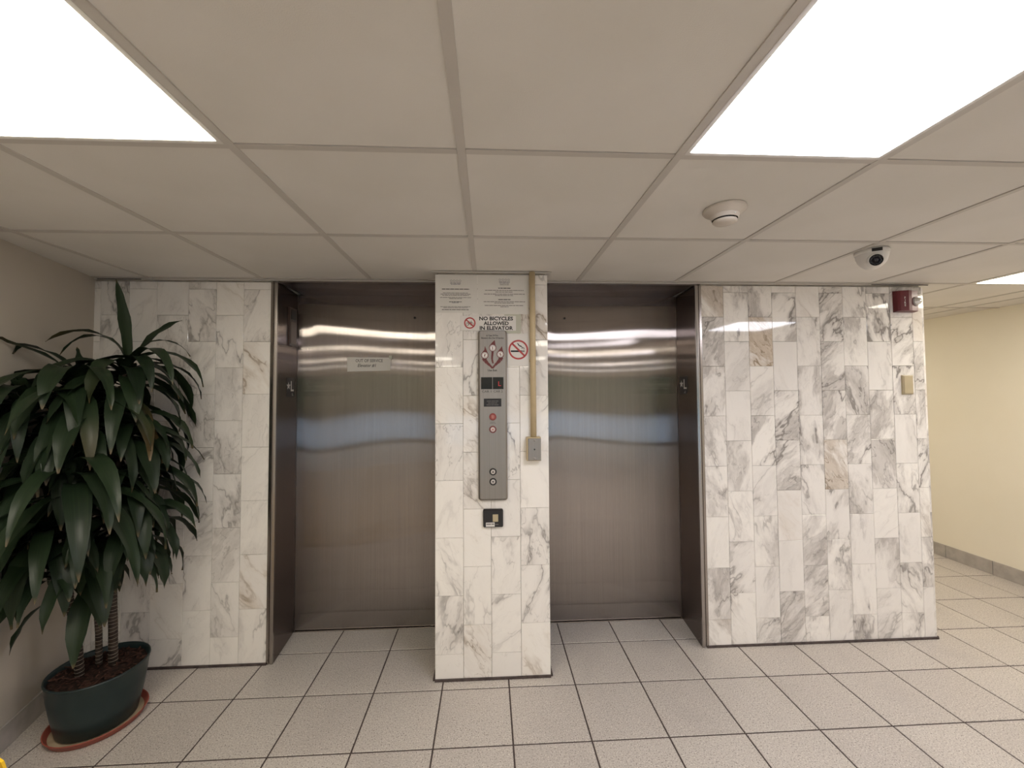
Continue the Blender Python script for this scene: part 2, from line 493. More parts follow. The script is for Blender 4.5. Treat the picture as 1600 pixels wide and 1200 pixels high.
for j, y in enumerate(CY[1:-1]):
    xa = -2.6 if y < 2.41 else 2.72
    xs_ = [c for c in CX if c > xa]
    m_ = MB()
    for i in range(len(CX) - 1):
        a, b = CX[i], CX[i + 1]
        if y > 2.41 and b < 2.7: continue
        a = max(a, xa)
        m_.box(a + TEEH + .0006, b - TEEH - .0006, y - TEEH * .85, y + TEEH * .85, CE + .0002, CE + .004)
    m_.build('cross_tee', TEE, ceiling)

def ceiling_light(i, j, colr, st, lab):
    x0, x1, y0, y1 = CX[i] + TEEH, CX[i + 1] - TEEH, CY[j] + TEEH, CY[j + 1] - TEEH
    t = thing('ceiling_light', lab, 'light', ((x0 + x1) / 2, (y0 + y1) / 2, CE), 'square panel lights set in the ceiling grid')
    f = MB(); e = .012
    for a, b, c, d in ((x0, x0 + e, y0, y1), (x1 - e, x1, y0, y1), (x0 + e, x1 - e, y0, y0 + e), (x0 + e, x1 - e, y1 - e, y1)):
        f.box(a, b, c, d, CE - .001, CE + .028)
    f.build('frame', ANGLE, t)
    m_ = mat('lit_diffuser', (.8, .8, .8), .5, emit=colr, estr=st)
    a, b, c, d = x0 + e, x1 - e, y0 + e, y1 - e; q = .006; zd = CE - .0035
    MB().add([(a, c, CE + .004), (b, c, CE + .004), (b, d, CE + .004), (a, d, CE + .004), (a + q, c + q, zd), (b - q, c + q, zd), (b - q, d - q, zd), (a + q, d - q, zd)],
             [(0, 1, 2, 3), (7, 6, 5, 4), (4, 5, 1, 0), (5, 6, 2, 1), (6, 7, 3, 2), (7, 4, 0, 3)]).build('diffuser', m_, t)
for a in lights: ceiling_light(*a)

# ------------------------------------------------------------------ marble walls: one tile, one object
tile_cache = {}
def marble_tile(x0, x1, z0, z1, yf, parent, gap=.0007, side=None, vein=(1, 1)):
    wd, ht = x1 - x0 - 2 * gap, z1 - z0 - 2 * gap
    if wd < .01 or ht < .006: return
    key = (round(wd, 3), round(ht, 3), side)
    if key not in tile_cache:
        m_ = MB().slab(-wd / 2, wd / 2, 0, .012, -ht / 2, ht / 2, .0011)
        if side: m_.v = [(y * side, x, z) if side > 0 else (-y * side * -1, x, z) for x, y, z in m_.v]
        me = m_.mesh('tile'); me.materials.append(MARBLE); tile_cache[key] = me
    t = bpy.data.objects.new('tile', tile_cache[key]); COL.objects.link(t)
    dy = random.uniform(-.0004, .0004)
    if side is None:
        t.location = ((x0 + x1) / 2, yf + dy, (z0 + z1) / 2)
    else:
        t.location = (yf + dy, (x0 + x1) / 2, (z0 + z1) / 2)
    t.parent = parent
    t.color = (vein[0] if z1 > 1.15 else vein[1], vein[2] if len(vein) > 2 else 1, 1, 1)   # how strongly this piece of stone is veined

def tile_columns(xj, phases, pitch, ztop, yf, parent, side=None, vein=(1, 1)):
    for k in range(len(xj) - 1):
        ph = phases[k]
        z = ph
        while z > 0.008: z -= pitch
        zs = []
        while z < ztop:
            zs.append(max(z, .008)); z += pitch
        zs.append(ztop)
        for a, b in zip(zs[:-1], zs[1:]):
            marble_tile(xj[k], xj[k + 1], a, b, yf, parent, side=side, vein=vein)

ZT = CE - .012
wl = struct('wall_back_left', MB().box(-2.6, -1.267, YW + .0125, YD + .3, 0, CE + .02), MGROUT, 'marble tiled wall behind the potted plant')
xj = [-2.372, -2.218, -2.062, -1.908, -1.732, -1.577, -1.422, -1.2665]
tile_columns(xj, [.159, .311, .159, .311][0:0] + [.311, .159, .311, .159, .311, .159, .005 + .3055], .3055, ZT, YW, wl, vein=(.8, .75))
wr = struct('wall_back_right', MB().box(1.316, 2.7525, YW + .0125, YD + 4.2, 0, CE + .02), MGROUT, 'marble tiled wall between the second elevator and the side hall')
xj = [1.3145, 1.456, 1.614, 1.766, 1.921, 2.075, 2.227, 2.382, 2.541, 2.686, 2.7525]
tile_columns(xj, [.159 if k % 2 == 0 else .312 for k in range(9)] + [.312], .3055, ZT, YW, wr, vein=(1.5, .95, 1.25))
# marble return on the hall side of that wall
def side_tiles():
    yj = [YW + .0005, YW + .155, YW + .31, YW + .465]
    for k in range(3):
        ph = .159 if k % 2 == 0 else .312
        z = ph - .3055; zs = []
        while z < ZT: zs.append(max(z, .008)); z += .3055
        zs.append(ZT)
        for a, b in zip(zs[:-1], zs[1:]):
            if b - a < .01: continue
            MB().box(2.7527, 2.764, yj[k] + .0007, yj[k + 1] - .0007, a + .0007, b - .0007).build('tile', MARBLE, wr)
side_tiles()
MB().box(2.7527, 2.762, YW + .4655, YD + 4.2, .008, CE).build('plaster_face', YELLOW, wr)
wp = struct('wall_pier', MB().box(-.2775, .3185, YP + .0125, YD + .3, 0, CE + .02), MGROUT, 'narrow marble tiled pier between the two elevator doors')
xj = [-.29, -.138, .0125, .1725, .331]
tile_columns(xj, [.135, .287, .135, .287], .3076, ZT, YP, wp, vein=(.95, .85, .40))
for sx, xx in ((-1, -.29), (1, .331)):
    z = .135 - .3076; zs = []
    while z < ZT: zs.append(max(z, .008)); z += .3076
    zs.append(ZT)
    for a, b in zip(zs[:-1], zs[1:]):
        if b - a < .01: continue
        x0, x1 = (xx, -.278) if sx < 0 else (.319, xx)
        MB().box(x0, x1, YP + .0128, YW - .0005, a + .0007, b - .0007).build('tile', MARBLE, wp)

# dark sealant lines at the foot of the marble
def sealant(pts, hgt=.010, wd=.011):
    m_ = MB()
    for (a, b) in zip(pts[:-1], pts[1:]):
        d = Vector((b[0] - a[0], b[1] - a[1])).normalized(); n = Vector((d.y, -d.x)) * wd
        m_.hprism([(a[0] + n.x, a[1] + n.y), (b[0] + n.x, b[1] + n.y), b, a], .0002, hgt)
    o = m_.build('trim_%d' % (sealant.k), CAULK_AND_SHADE); o['kind'] = 'structure'
    o['label'] = sealant.lab[sealant.k - 1]; sealant.k += 1
sealant.k = 1
sealant.lab = ['dark sealant line at the foot of the marble behind the plant', 'dark sealant line around the foot of the marble pier', 'dark sealant line at the foot of the wide marble wall']
sealant([(-2.23, YW), (-1.262, YW)])
sealant([(-.29, YW), (-.29, YP), (.331, YP), (.331, YW)])
sealant([(1.300, YW), (2.764, YW), (2.764, YD + .4)])

# wall angle at the ceiling edge
def angle(x0, x1, y0, lab, k):
    o = MB().box(x0, x1, y0 - .022, y0 - .001, CE - .004, CE - .0012).box(x0, x1, y0 - .0035, y0 - .001, CE - .0012, CE + .02).build('trim_%d' % k, ANGLE)
    o['kind'] = 'structure'; o['label'] = lab
angle(-2.24, -.31, YW, 'white metal ceiling angle over the first elevator', 4)
angle(.352, 2.78, YW, 'white metal ceiling angle over the second elevator and marble wall', 5)
angle(-.31, .352, YP, 'white metal ceiling angle over the marble pier', 6)
o = MB().box(2.40, 2.775, YW - .0235, YW - .0222, CE - .0075, CE - .0035).box(-2.22, -1.98, YW - .0235, YW - .0222, CE - .0075, CE - .0035).build('trim_7', CAULK_AND_SHADE)  # dark strips stand in for the shadow in the gap below the angle
o['kind'] = 'structure'; o['label'] = 'dark strip painted in for the shadow gap under the ceiling angle'

# ------------------------------------------------------------------ other walls
def lwx(y): return -2.146 - .285 * (y - 2.067) if y > 1.5 else -1.984
mb = MB().hprism([(lwx(YW + .013), YW + .013), (lwx(1.5), 1.5), (-1.984, -6.6), (-2.2, -6.6), (-2.6, 1.5), (-2.6, YW + .013)][::-1], 0, CE + .02)
wleft = struct('wall_left', mb, GREYPAINT, 'plain beige painted wall beside the potted plant')
RW = 4.175
wright = struct('wall_right', MB().box(RW, RW + .2, -6.6, 7.0, 0, CE + .02), YELLOW, 'cream painted wall of the side hall')
struct('wall_hall_end', MB().box(2.5, 4.4, 6.9, 7.1, 0, CE + .02), YELLOW, 'cream wall at the end of the side hall')
wrear = struct('wall_rear', MB().box(-2.2, -1.2, -6.8, -6.6, 0, CE + .02).box(3.6, 4.4, -6.8, -6.6, 0, CE + .02).box(-1.2, 3.6, -6.8, -6.6, 2.05, CE + .02),
               YELLOW, 'cream wall around the street entrance behind the viewpoint')
# baseboards
bl = thing('baseboard_left', 'grey tile baseboard along the plain wall by the plant', None, (0, 0, 0), kind='structure')
d = Vector((lwx(1.5) - lwx(YW), 1.5 - YW)); ln = d.length; d.normalize(); nrm = Vector((-d.y, d.x))
if nrm.x < 0: nrm = -nrm
s0 = .0; marks = [0, .285, .285 + TS, .285 + 2 * TS, ln]
for a, b in zip(marks[:-1], marks[1:]):
    p = Vector((lwx(YW), YW)) + d * (a + .0015); q = Vector((lwx(YW), YW)) + d * (min(b, ln) - .0015)
    MB().hprism([tuple(p + nrm * .001), tuple(q + nrm * .001), tuple(q + nrm * .010), tuple(p + nrm * .010)], .001, .105).build('tile', BASETILE, bl)
yy = 1.5
while yy > -6.5:
    MB().box(-1.983, -1.974, max(yy - TS, -6.55) + .0015, yy - .0015, .001, .105).build('tile', BASETILE, bl); yy -= TS
br = thing('baseboard_right', 'grey tile baseboard along the cream hall wall', None, (0, 0, 0), kind='structure')
yy = 3.571 + 9 * TS
while yy > -6.4:
    MB().box(RW - .010, RW - .001, max(yy - TS, -6.55) + .002, yy - .002, .001, .112).build('tile', BASETILE, br); yy -= TS

# street entrance behind the viewpoint (seen only as reflections in the steel)
win = thing('window_1', 'glazed street entrance behind the viewpoint', None, (1.2, -6.7, 0), kind='structure')
fr = MB()
for x in (-1.18, .02, 1.2, 2.38, 3.58): fr.box(x - .03, x + .03, -6.74, -6.66, 0, 2.05)
fr.box(-1.2, 3.6, -6.74, -6.66, 2.0, 2.05).box(-1.2, 3.6, -6.74, -6.66, 0, .09)
fr.build('frame', ALU, win)
GL = bpy.data.materials.new('clear_glass'); GL.use_nodes = True
nt = GL.node_tree; nt.nodes.clear()
o_ = nt.nodes.new('ShaderNodeOutputMaterial'); mx = nt.nodes.new('ShaderNodeMixShader'); tr = nt.nodes.new('ShaderNodeBsdfTransparent'); gl = nt.nodes.new('ShaderNodeBsdfGlossy')
gl.inputs['Roughness'].default_value = .02; mx.inputs[0].default_value = .06; tr.inputs[0].default_value = (.9, .95, .95, 1)
nt.links.new(tr.outputs[0], mx.inputs[1]); nt.links.new(gl.outputs[0], mx.inputs[2]); nt.links.new(mx.outputs[0], o_.inputs[0])
for a, b in ((-1.15, -.01), (.05, 1.17), (1.23, 2.35), (2.41, 3.55)):
    MB().box(a, b, -6.705, -6.695, .09, 2.0).build('pane', GL, win)
struct('trim_8', MB().box(-22, 24, -27, -6.8, -.2, -.02), OUTG, 'pale paving outside the street entrance')
hd = MB()
rg = random.Random(3)
for k in range(46):
    x = -20 + k * .92 + rg.uniform(-.15, .15)
    hd.lathe([(.01, 0), (.8, .2), (1.0, 1.5), (.95, 3.2 + rg.uniform(-.2, .6)), (.5, 4.6 + rg.uniform(-.3, .6)), (.01, 5.6)], (x, -24 + rg.uniform(-.4, .4), -.02), (0, 0, 1), 9)
hd = hd.build('hedge', HEDGE); tag(hd, 'dense green hedge across the paving outside the street entrance', 'hedge'); hd['kind'] = 'stuff'

# ------------------------------------------------------------------ elevators
def wavy_door(x0, x1, seed):
    r = random.Random(seed)
    w_ = [(r.uniform(2.5, 5.0), r.uniform(1.5, 4.0), r.uniform(0, 6.28), r.uniform(.0003, .0007)) for _ in range(5)]
    w_.append((2.2, 1.9, r.uniform(0, 6.28), .0016)); w_.append((1.1, 3.1, r.uniform(0, 6.28), .0011))
    nx, nz = 44, 72
    vs = []; fs = []
    for j in range(nz + 1):
        for i in range(nx + 1):
            u, v = i / nx, j / nz; x = x0 + (x1 - x0) * u; z = .008 + (CE - .015) * v
            e = min(1, 8 * u, 8 * (1 - u), 8 * v, 8 * (1 - v))
            d_ = sum(a * sin(kx * x * 1.4 + kz * z + p) for kx, kz, p, a in w_) * e
            vs.append((x, YD + d_, z))
    for j in range(nz):
        for i in range(nx):
            a = j * (nx + 1) + i; fs.append((a, a + 1, a + nx + 2, a + nx + 1))
    m_ = MB(); m_.add(vs, fs, True)
    m_.box(x0, x1, YD + .012, YD + .03, .008, CE - .007)
    return m_

def elevator(k, x0, x1, outer, inner_face, lab):
    """x0, x1: door edges; outer: +1 when the casing is on the +x side"""
    t = thing('door_%d' % k, lab, None, ((x0 + x1) / 2, YD, 0), kind='structure')
    dp = wavy_door(x0, x1, 11 + k).build('door_panel', STEEL, t, uv=xz)
    # casing face and splayed jamb on the outer side
    o, f = (x1, 1) if outer > 0 else (x0, -1)
    ca = inner_face          # x where the jamb meets the casing
    ce = 1.3135 if outer > 0 else -1.2655
    poly = [(ca, YW - .003), (ca, YW + .006), (o + .001 * f, YD - .002), (o + .012 * f, YD + .03), (ce, YD + .03), (ce, YW - .003)]
    jb = MB().hprism([(ca, YW + .0065), (o - .0005 * f, YD - .003), (o + .010 * f, YD - .003), (ca + .012 * f, YW + .0065)][::f], .002, CE - .012)
    jb.build('jamb', JAMB, t, uv=yz)
    w3 = (ce - ca) / 3
    cs = MB()
    cs.hprism([(ca, YW + .006), (ca, YW - .006), (ca + w3 * .9, YW - .008), (ca + w3 * 1.1, YW - .001), (ca + w3 * 1.7, YW - .001), (ca + w3 * 1.9, YW - .007), (ce, YW - .005), (ce, YW + .006)][::f], .002, CE - .012)
    cs.build('casing', CASING, t, uv=xz)
    # jamb on the pier side
    px = -.2895 if outer < 0 else .3305
    MB().box(min(px, px + .012 * -f * -1), max(px, px + .012 * -f * -1), YW + .001, YD - .002, .002, CE - .012).build('jamb', JAMB, t, uv=yz) if False else \
        MB().box(px - .003, px + .003, YW + .001, YD - .002, .002, CE - .012).build('jamb', JAMB, t, uv=yz)
    a, b = (ca, px - .003) if outer < 0 else (px + .003, ca)
    MB().box(a, b, YW + .0, YD - .003, CE - .0115, CE + .01).build('header', JAMB, t, uv=lambda c: (c.x, c.y))
    MB().box(x0, x1, YD - .014, YD + .03, -.001, .0035).build('threshold', CASING, t, uv=xz)
    MB().box(x0 - .01, x1 + .01, YD + .031, YD + .06, 0, CE).build('shaft_backing', VOID, t)
    return t
d1 = elevator(1, -1.2585, -.287, -1, -1.228, 'closed brushed steel elevator door with the paper notice')
d2 = elevator(2, .328, 1.3035, 1, 1.274, 'closed brushed steel elevator door beside the wide marble wall')
for dd, x in ((d1, -.492), (d2, .523)):
    MB().lathe([(.0001, .004), (.0055, .004), (.0075, .002), (.0075, -.004)], (x, YD - .004, 2.038), (0, -1, 0), 16).build('keyhole', BLACK, dd)

# paper notice on the first door
t = thing('paper_notice', 'small handwritten out of service paper taped on the first steel door', 'notice', (-.79, YD - .004, 1.725))
MB().add([(-.932, YD - .0065, 1.678), (-.652, YD - .0065, 1.684), (-.648, YD - .0065, 1.770), (-.934, YD - .0065, 1.7725),
          (-.932, YD - .0045, 1.678), (-.652, YD - .0045, 1.684), (-.648, YD - .0045, 1.770), (-.934, YD - .0045, 1.7725)],
         [(0, 1, 2, 3), (7, 6, 5, 4), (0, 4, 5, 1), (1, 5, 6, 2), (2, 6, 7, 3), (3, 7, 4, 0)]).build('sheet', PAPER, t)
text('lettering', 'OUT OF SERVICE', -.790, 1.7505, .020, YD - .0070, INK, t, width=.178, bold=.006)
text('lettering', 'Elevator #1', -.805, 1.719, .021, YD - .0070, INK, t, width=.120, bold=.010, shear=.25)
MB().box(-.660, -.640, YD - .0072, YD - .0066, 1.760, 1.784).build('tape', GPAPER, t)

# lantern and floor plates on the jambs
def jx(y, k):  # x of the splayed jamb at depth y
    a = (y - YW) / (YD - YW)
    return (-1.228 + a * (-1.2585 + 1.228)) if k == 1 else (1.274 + a * (1.3035 - 1.274))
t = thing('hall_lantern', 'tall brown elevator lantern on the left inner side of the first door recess', 'lantern', (jx(2.63, 1), 2.63, 1.95))
MB().box(jx(2.63, 1) - .004, jx(2.63, 1) + .016, 2.585, 2.680, 1.835, 2.075).build('housing', LANTERN, t)
MB().box(jx(2.63, 1) + .016, jx(2.63, 1) + .019, 2.605, 2.660, 2.000, 2.062).build('lens', BLACK, t)
MB().box(jx(2.63, 1) + .016, jx(2.63, 1) + .018, 2.598, 2.667, 1.848, 1.985).build('lower_lens', mat('lantern_amber', (.11, .062, .045), .3), t)

def floor_plate(k, lab):
    c = jx(2.625, k); f = 1 if k == 1 else -1
    t = thing('floor_plate', lab, 'sign', (c, 2.625, 1.575), 'black lobby floor plates in the elevator recesses')
    a, b = sorted((c - .003 * f, c + .006 * f))
    MB().box(a, b, 2.576, 2.678, 1.516, 1.632).build('plate', BLACK, t)
    xf = c + .0064 * f
    # star then L, read from the door towards the lobby (right side) or the reverse
    face = 'right' if k == 1 else 'left'
    ys = 2.600 if k == 1 else 2.654
    yl = 2.648 if k == 1 else 2.604
    st = [(cos(pi / 2 + i * pi / 5) * (.026 if i % 2 == 0 else .011), sin(pi / 2 + i * pi / 5) * (.026 if i % 2 == 0 else .011)) for i in range(10)]
    m_ = MB(); m_.add([(xf, ys + u, 1.582 + v) for u, v in st] + [(xf, ys, 1.582)], [((i, (i + 1) % 10, 10) if k == 1 else ((i + 1) % 10, i, 10)) for i in range(10)])
    m_.build('star', SIGNW, t)
    text('letter', 'L', yl, 1.582, .062, xf, SIGNW, t, face=face, bold=.02)
    m_ = MB()
    for q, (u, v) in enumerate(((0, 0), (0, .009), (0, .018), (.009, .0))):
        m_.box(min(xf, xf + .001 * f), max(xf, xf + .001 * f), yl + u - .002, yl + u + .002, 1.523 + v * .6, 1.526 + v * .6)
    m_.build('braille', SIGNW, t)
floor_plate(1, 'black floor plate with star and L inside the first door recess')
floor_plate(2, 'black floor plate with star and L inside the second door recess')

# ------------------------------------------------------------------ things on the pier
F = YP - .0006
def paper_lines(m_, x0, x1, z, h, y, rg):
    x = x0
    while x < x1 - .003:
        e = min(x + rg.uniform(.008, .026), x1)
        m_.box(x, e, y - .0002, y, z - h / 2, z + h / 2); x = e + .0022
rg = random.Random(5)
def notice(lab, x0, x1, z0, z1, rows, logo):
    t = thing('printed_notice', lab, 'notice', ((x0 + x1) / 2, F, (z0 + z1) / 2), 'printed notices at the top of the pier')
    MB().box(x0, x1, F - .0012, F, z0, z1).build('sheet', PAPER, t)
    y = F - .0013
    a = MB(); b = MB(); c = MB()
    xm = (x0 + x1) / 2 + logo[2]
    for (wd, z, h, bold) in rows:
        paper_lines(a if bold else b, xm - wd / 2, xm + wd / 2, z, h, y, rg)
    a.build('heading_lines', INK, t, kind='stuff'); b.build('text_lines', GINK, t, kind='stuff')
    for q in range(4):
        xx = xm - .024 + q * .016
        c.ring(xx, logo[0], .0045, .0062, y - .0003, y, 12)
    paper_lines(c, xm - .03, xm + .03, logo[0] - .012, .004, y, rg); paper_lines(c, xm - .026, xm + .026, logo[0] - .019, .003, y, rg)
    c.build('letterhead', mat('violet_grey_ink', (.20, .19, .22), .6), t)
notice('narrower of two white printed notices at the pier top, nearer the first elevator', -.2885, -.059, 1.974, 2.184,
       [(.150, 2.1045, .0042, 1), (.140, 2.083, .003, 0), (.165, 2.0765, .003, 0), (.145, 2.070, .003, 0), (.170, 2.058, .003, 0), (.07, 2.052, .003, 0),
        (.072, 2.034, .0035, 1), (.040, 2.029, .003, 0), (.168, 2.007, .003, 0), (.135, 2.001, .003, 0), (.150, 1.9905, .0034, 1)], (2.150, 0, -.004))
notice('wider white printed notice at the top of the pier, next to the beige conduit', -.056, .2265, 1.967, 2.184,
       [(.05, 2.131, .003, 0), (.068, 2.112, .0042, 1), (.215, 2.0995, .0034, 0), (.100, 2.0905, .0034, 0), (.226, 2.0785, .0034, 0), (.104, 2.0705, .0034, 0),
        (.068, 2.048, .0042, 1), (.230, 2.036, .0034, 0), (.112, 2.028, .0034, 0), (.218, 2.015, .0034, 0), (.046, 2.0075, .0034, 0)], (2.158, 0, .006))
t = tag(MB().box(.09, .182, F - .0010, F, 1.860, 1.966).build('paper_slip', GPAPER), 'blank greenish paper slip half hidden by the bicycle sign', 'paper')

t = thing('bicycle_sign', 'white no bicycles allowed in elevator sign above the call panel', 'sign', (.002, F, 1.915))
MB().slab(-.150, .154, F - .004, F - .0012, 1.8745, 1.957, .0007).build('board', SIGNW, t)
y = F - .0042
MB().ring(-.100, 1.9165, .0245, .0315, y - .0004, y).bar(-.1215, 1.936, -.0785, 1.897, .0065, y - .0004, y).build('prohibition_ring', REDINK, t)
m_ = MB()
for cx_ in (-.1125, -.0885): m_.ring(cx_, 1.9105, .0072, .0092, y - .0002, y, 16)
for q in ((-.1125, 1.9105, -.107, 1.9225), (-.107, 1.9225, -.092, 1.9225), (-.107, 1.9225, -.1005, 1.9105), (-.1005, 1.9105, -.092, 1.9225), (-.1125, 1.9105, -.1005, 1.9105),
          (-.0885, 1.9105, -.0935, 1.927), (-.0935, 1.927, -.089, 1.928), (-.109, 1.926, -.103, 1.926)):
    m_.bar(*q, .0018, y - .0002, y)
m_.build('bicycle_symbol', INK, t)
text('lettering', 'NO BICYCLES', .045, 1.942, .0195, y, INK, t, width=.187, bold=.038)
text('lettering', 'ALLOWED', .045, 1.9155, .0195, y, INK, t, width=.139, bold=.038)
text('lettering', 'IN ELEVATOR', .046, 1.8895, .0195, y, INK, t, width=.184, bold=.038)

t = thing('smoking_sign', 'white no smoking sign with red ring beside the call panel', 'sign', (.169, F, 1.768))
MB().slab(.1045, .2330, F - .004, F, 1.679, 1.858, .0007).build('board', SIGNW, t)
y = F - .0042
cxs, czs = .1665, 1.769
MB().ring(cxs, czs, .0455, .0545, y - .0005, y).bar(cxs - .034, czs + .034, cxs + .034, czs - .034, .010, y - .0005, y).build('prohibition_ring', REDINK, t)
m_ = MB().box(cxs - .042, cxs + .020, y - .0002, y, czs - .013, czs - .0035).box(cxs + .0225, cxs + .0275, y - .0002, y, czs - .013, czs - .0035).box(cxs + .030, cxs + .034, y - .0002, y, czs - .013, czs - .0035)
m_.build('cigarette', INK, t)
m_ = MB()
for off in (0, .010):
    pts = [(cxs + .031 - off, czs + .001 + off * .3), (cxs + .031 - off, czs + .010 + off * .5), (cxs + .021 - off, czs + .013 + off * .5), (cxs + .015 - off * 1.3, czs + .021 + off * .3), (cxs + .005 - off * .9, czs + .024 + off), (cxs - .001 - off * .6, czs + .034 + off * .3)]
    for a, b in zip(pts[:-1], pts[1:]): m_.bar(*a, *b, .0032, y - .0002, y)
m_.build('smoke_wisp', INK, t)

# call panel
t = thing('call_panel', 'tall brushed steel elevator call panel on the marble pier', 'control panel', (.0235, F, 1.41))
def rounded(x0, x1, z0, z1, r, top=False):
    p = []
    for cx_, cz_, a0 in ((x1 - r, z0 + r, -90), (x1 - r, z1 - r, 0), (x0 + r, z1 - r, 90), (x0 + r, z0 + r, 180)):
        rr = r
        for k in range(5):
            a = radians(a0 + k * 22.5); p.append((cx_ + rr * cos(a), cz_ + rr * sin(a)))
    return p
yb = F - .022
P0 = rounded(-.055, .102, .952, 1.8735, .014); P1 = rounded(-.046, .094, .961, 1.8705, .009)
m_ = MB(); n = len(P0)
m_.add([(x, F, z) for x, z in P0] + [(x, yb + .006, z) for x, z in P0] + [(x, yb, z) for x, z in P1],
       [(i + n, i, (i + 1) % n, (i + 1) % n + n) for i in range(n)] + [(i + 2 * n, i + n, (i + 1) % n + n, (i + 1) % n + 2 * n) for i in range(n)])
m_.build('housing', PLATE, t, uv=xz)
MB().prism(P1, yb - .0004, yb + .0015).build('faceplate', PLATE, t, uv=xz)
y = yb - .0006
text('lettering', 'In Case Of Fire', .0225, 1.8455, .0085, y, INK, t, width=.064, bold=.030)
text('lettering', 'Elevators Are Out Of Service', .0235, 1.8315, .0085, y, INK, t, width=.122, bold=.030)
text('lettering', 'Use Exit', .0230, 1.6545, .0100, y, INK, t, width=.050, bold=.030)
# flame emblem: three flames with round dials on a forked stem
fl = MB()
def flame(cx_, cz_, r, tip):
    p = []
    for k in range(20):
        a = radians(70 - k * 320 / 19 - 0); p.append((cx_ + r * cos(a), cz_ + r * sin(a)))
    p = [(cx_ + r * cos(radians(a)), cz_ + r * sin(radians(a))) for a in range(140, 401, 13)]
    p += [tip, (cx_ - r * .1, cz_ + r * 1.45)]
    fl.prism(p, y - .0004, y)
flame(.0245, 1.778, .0205, (.0365, 1.8205))
flame(-.0185, 1.737, .0205, (-.0175, 1.788))
flame(.0665, 1.742, .0205, (.0755, 1.787))
def curve(pts, w0, w1):
    n_ = len(pts) - 1
    for k in range(n_):
        fl.bar(*pts[k], *pts[k + 1], w0 + (w1 - w0) * k / n_, y - .0004, y)
curve([(.0245, 1.760), (.0235, 1.745), (.0215, 1.730), (.021, 1.715), (.0245, 1.700), (.0265, 1.692)], .012, .007)
curve([(-.0245, 1.722), (-.016, 1.708), (-.006, 1.695), (.008, 1.683), (.0235, 1.666)], .022, .006)
curve([(.0725, 1.727), (.064, 1.710), (.052, 1.697), (.038, 1.684), (.0235, 1.666)], .022, .006)
fl.build('flame_emblem', DREDINK, t)
dl = MB(); hd_ = MB()
for cx_, cz_, a in ((.0245, 1.777, 80), (-.0185, 1.737, 130), (.0665, 1.742, 20)):
    dl.disc(cx_, cz_, .0165, y - .0006, y - .0004, 20)
    hd_.bar(cx_, cz_ - .010, cx_, cz_ + .008, .0035, y - .0008, y - .0006).bar(cx_ - .008 * cos(radians(a)), cz_ + .004, cx_ + .008 * cos(radians(a)), cz_ - .004, .0025, y - .0008, y - .0006)
    hd_.ring(cx_, cz_, .0125, .014, y - .0008, y - .0006, 20)
dl.build('emblem_discs', SIGNW, t); hd_.build('emblem_figures', DREDINK, t)
# displays
for a, b in ((-.0395, .0215), (.0245, .0825)):
    dsp = MB().slab(a, b, yb - .003, yb + .001, 1.552, 1.617, .001).build('display', DARK, t)
text('floor_digit', 'L', .0620, 1.582, .026, yb - .0033, REDGLOW, t, bold=-.005)
text('lettering', 'CAR 1', -.009, 1.540, .0125, y, DGINK, t, width=.050, bold=.012)
text('lettering', 'CAR 2', .0535, 1.540, .0125, y, DGINK, t, width=.050, bold=.012)
np_ = MB().slab(-.0245, .0705, yb - .003, yb + .001, 1.4575, 1.5005, .001).build('name_plate', BLACK, t)
text('lettering', 'CAUTION', .023, 1.4865, .006, yb - .0033, GINK, np_, width=.06) if False else None
m_ = MB()
for z, wd in ((1.487, .062), (1.4765, .05), (1.4665, .066)): paper_lines(m_, .023 - wd / 2, .023 + wd / 2, z, .0028, yb - .0031, rg)
m_.build('small_print', GINK, np_)
for z, ringm, capm, sym in ((1.402, REDLIT, mat('dull_red_cap', (.36, .11, .095), .4), 'key'), (1.334, mat('dark_red_ring', (.17, .035, .035), .4), CREAMBTN, 'up'), (1.106, BLACK, CREAMBTN, 'up'), (1.053, BLACK, CREAMBTN, 'down')):
    b = MB().lathe([(.0125, .003), (.0130, .0055), (.0180, .0055), (.0195, .003), (.0195, 0)], (.0235, yb, z), (0, -1, 0), 28).build('call_button', ringm, t)
    MB().lathe([(.0001, .0042), (.0118, .0042), (.0127, .0034), (.0127, 0)], (.0235, yb, z), (0, -1, 0), 24).build('button_cap', capm, b)
    yy_ = yb - .0045
    if sym == 'key':
        MB().box(.0220, .0250, yy_ - .0006, yy_, z - .008, z + .007).build('key_slot', mat('pale_red', (.50, .26, .23), .4), b)
    else:
        q = 1 if sym == 'up' else -1
        mm = INK if ringm is BLACK else REDINK
        MB().prism([(.0235 - .0055, z - .004 * q), (.0235 + .0055, z - .004 * q), (.0235, z + .006 * q)][::q], yy_ - .0005, yy_).build('arrow', mm, b)
m_ = MB(); paper_lines(m_, .010, .037, 1.373, .0032, y, rg); paper_lines(m_, .007, .040, 1.367, .0032, y, rg)
m_.build('small_print', GINK, t)

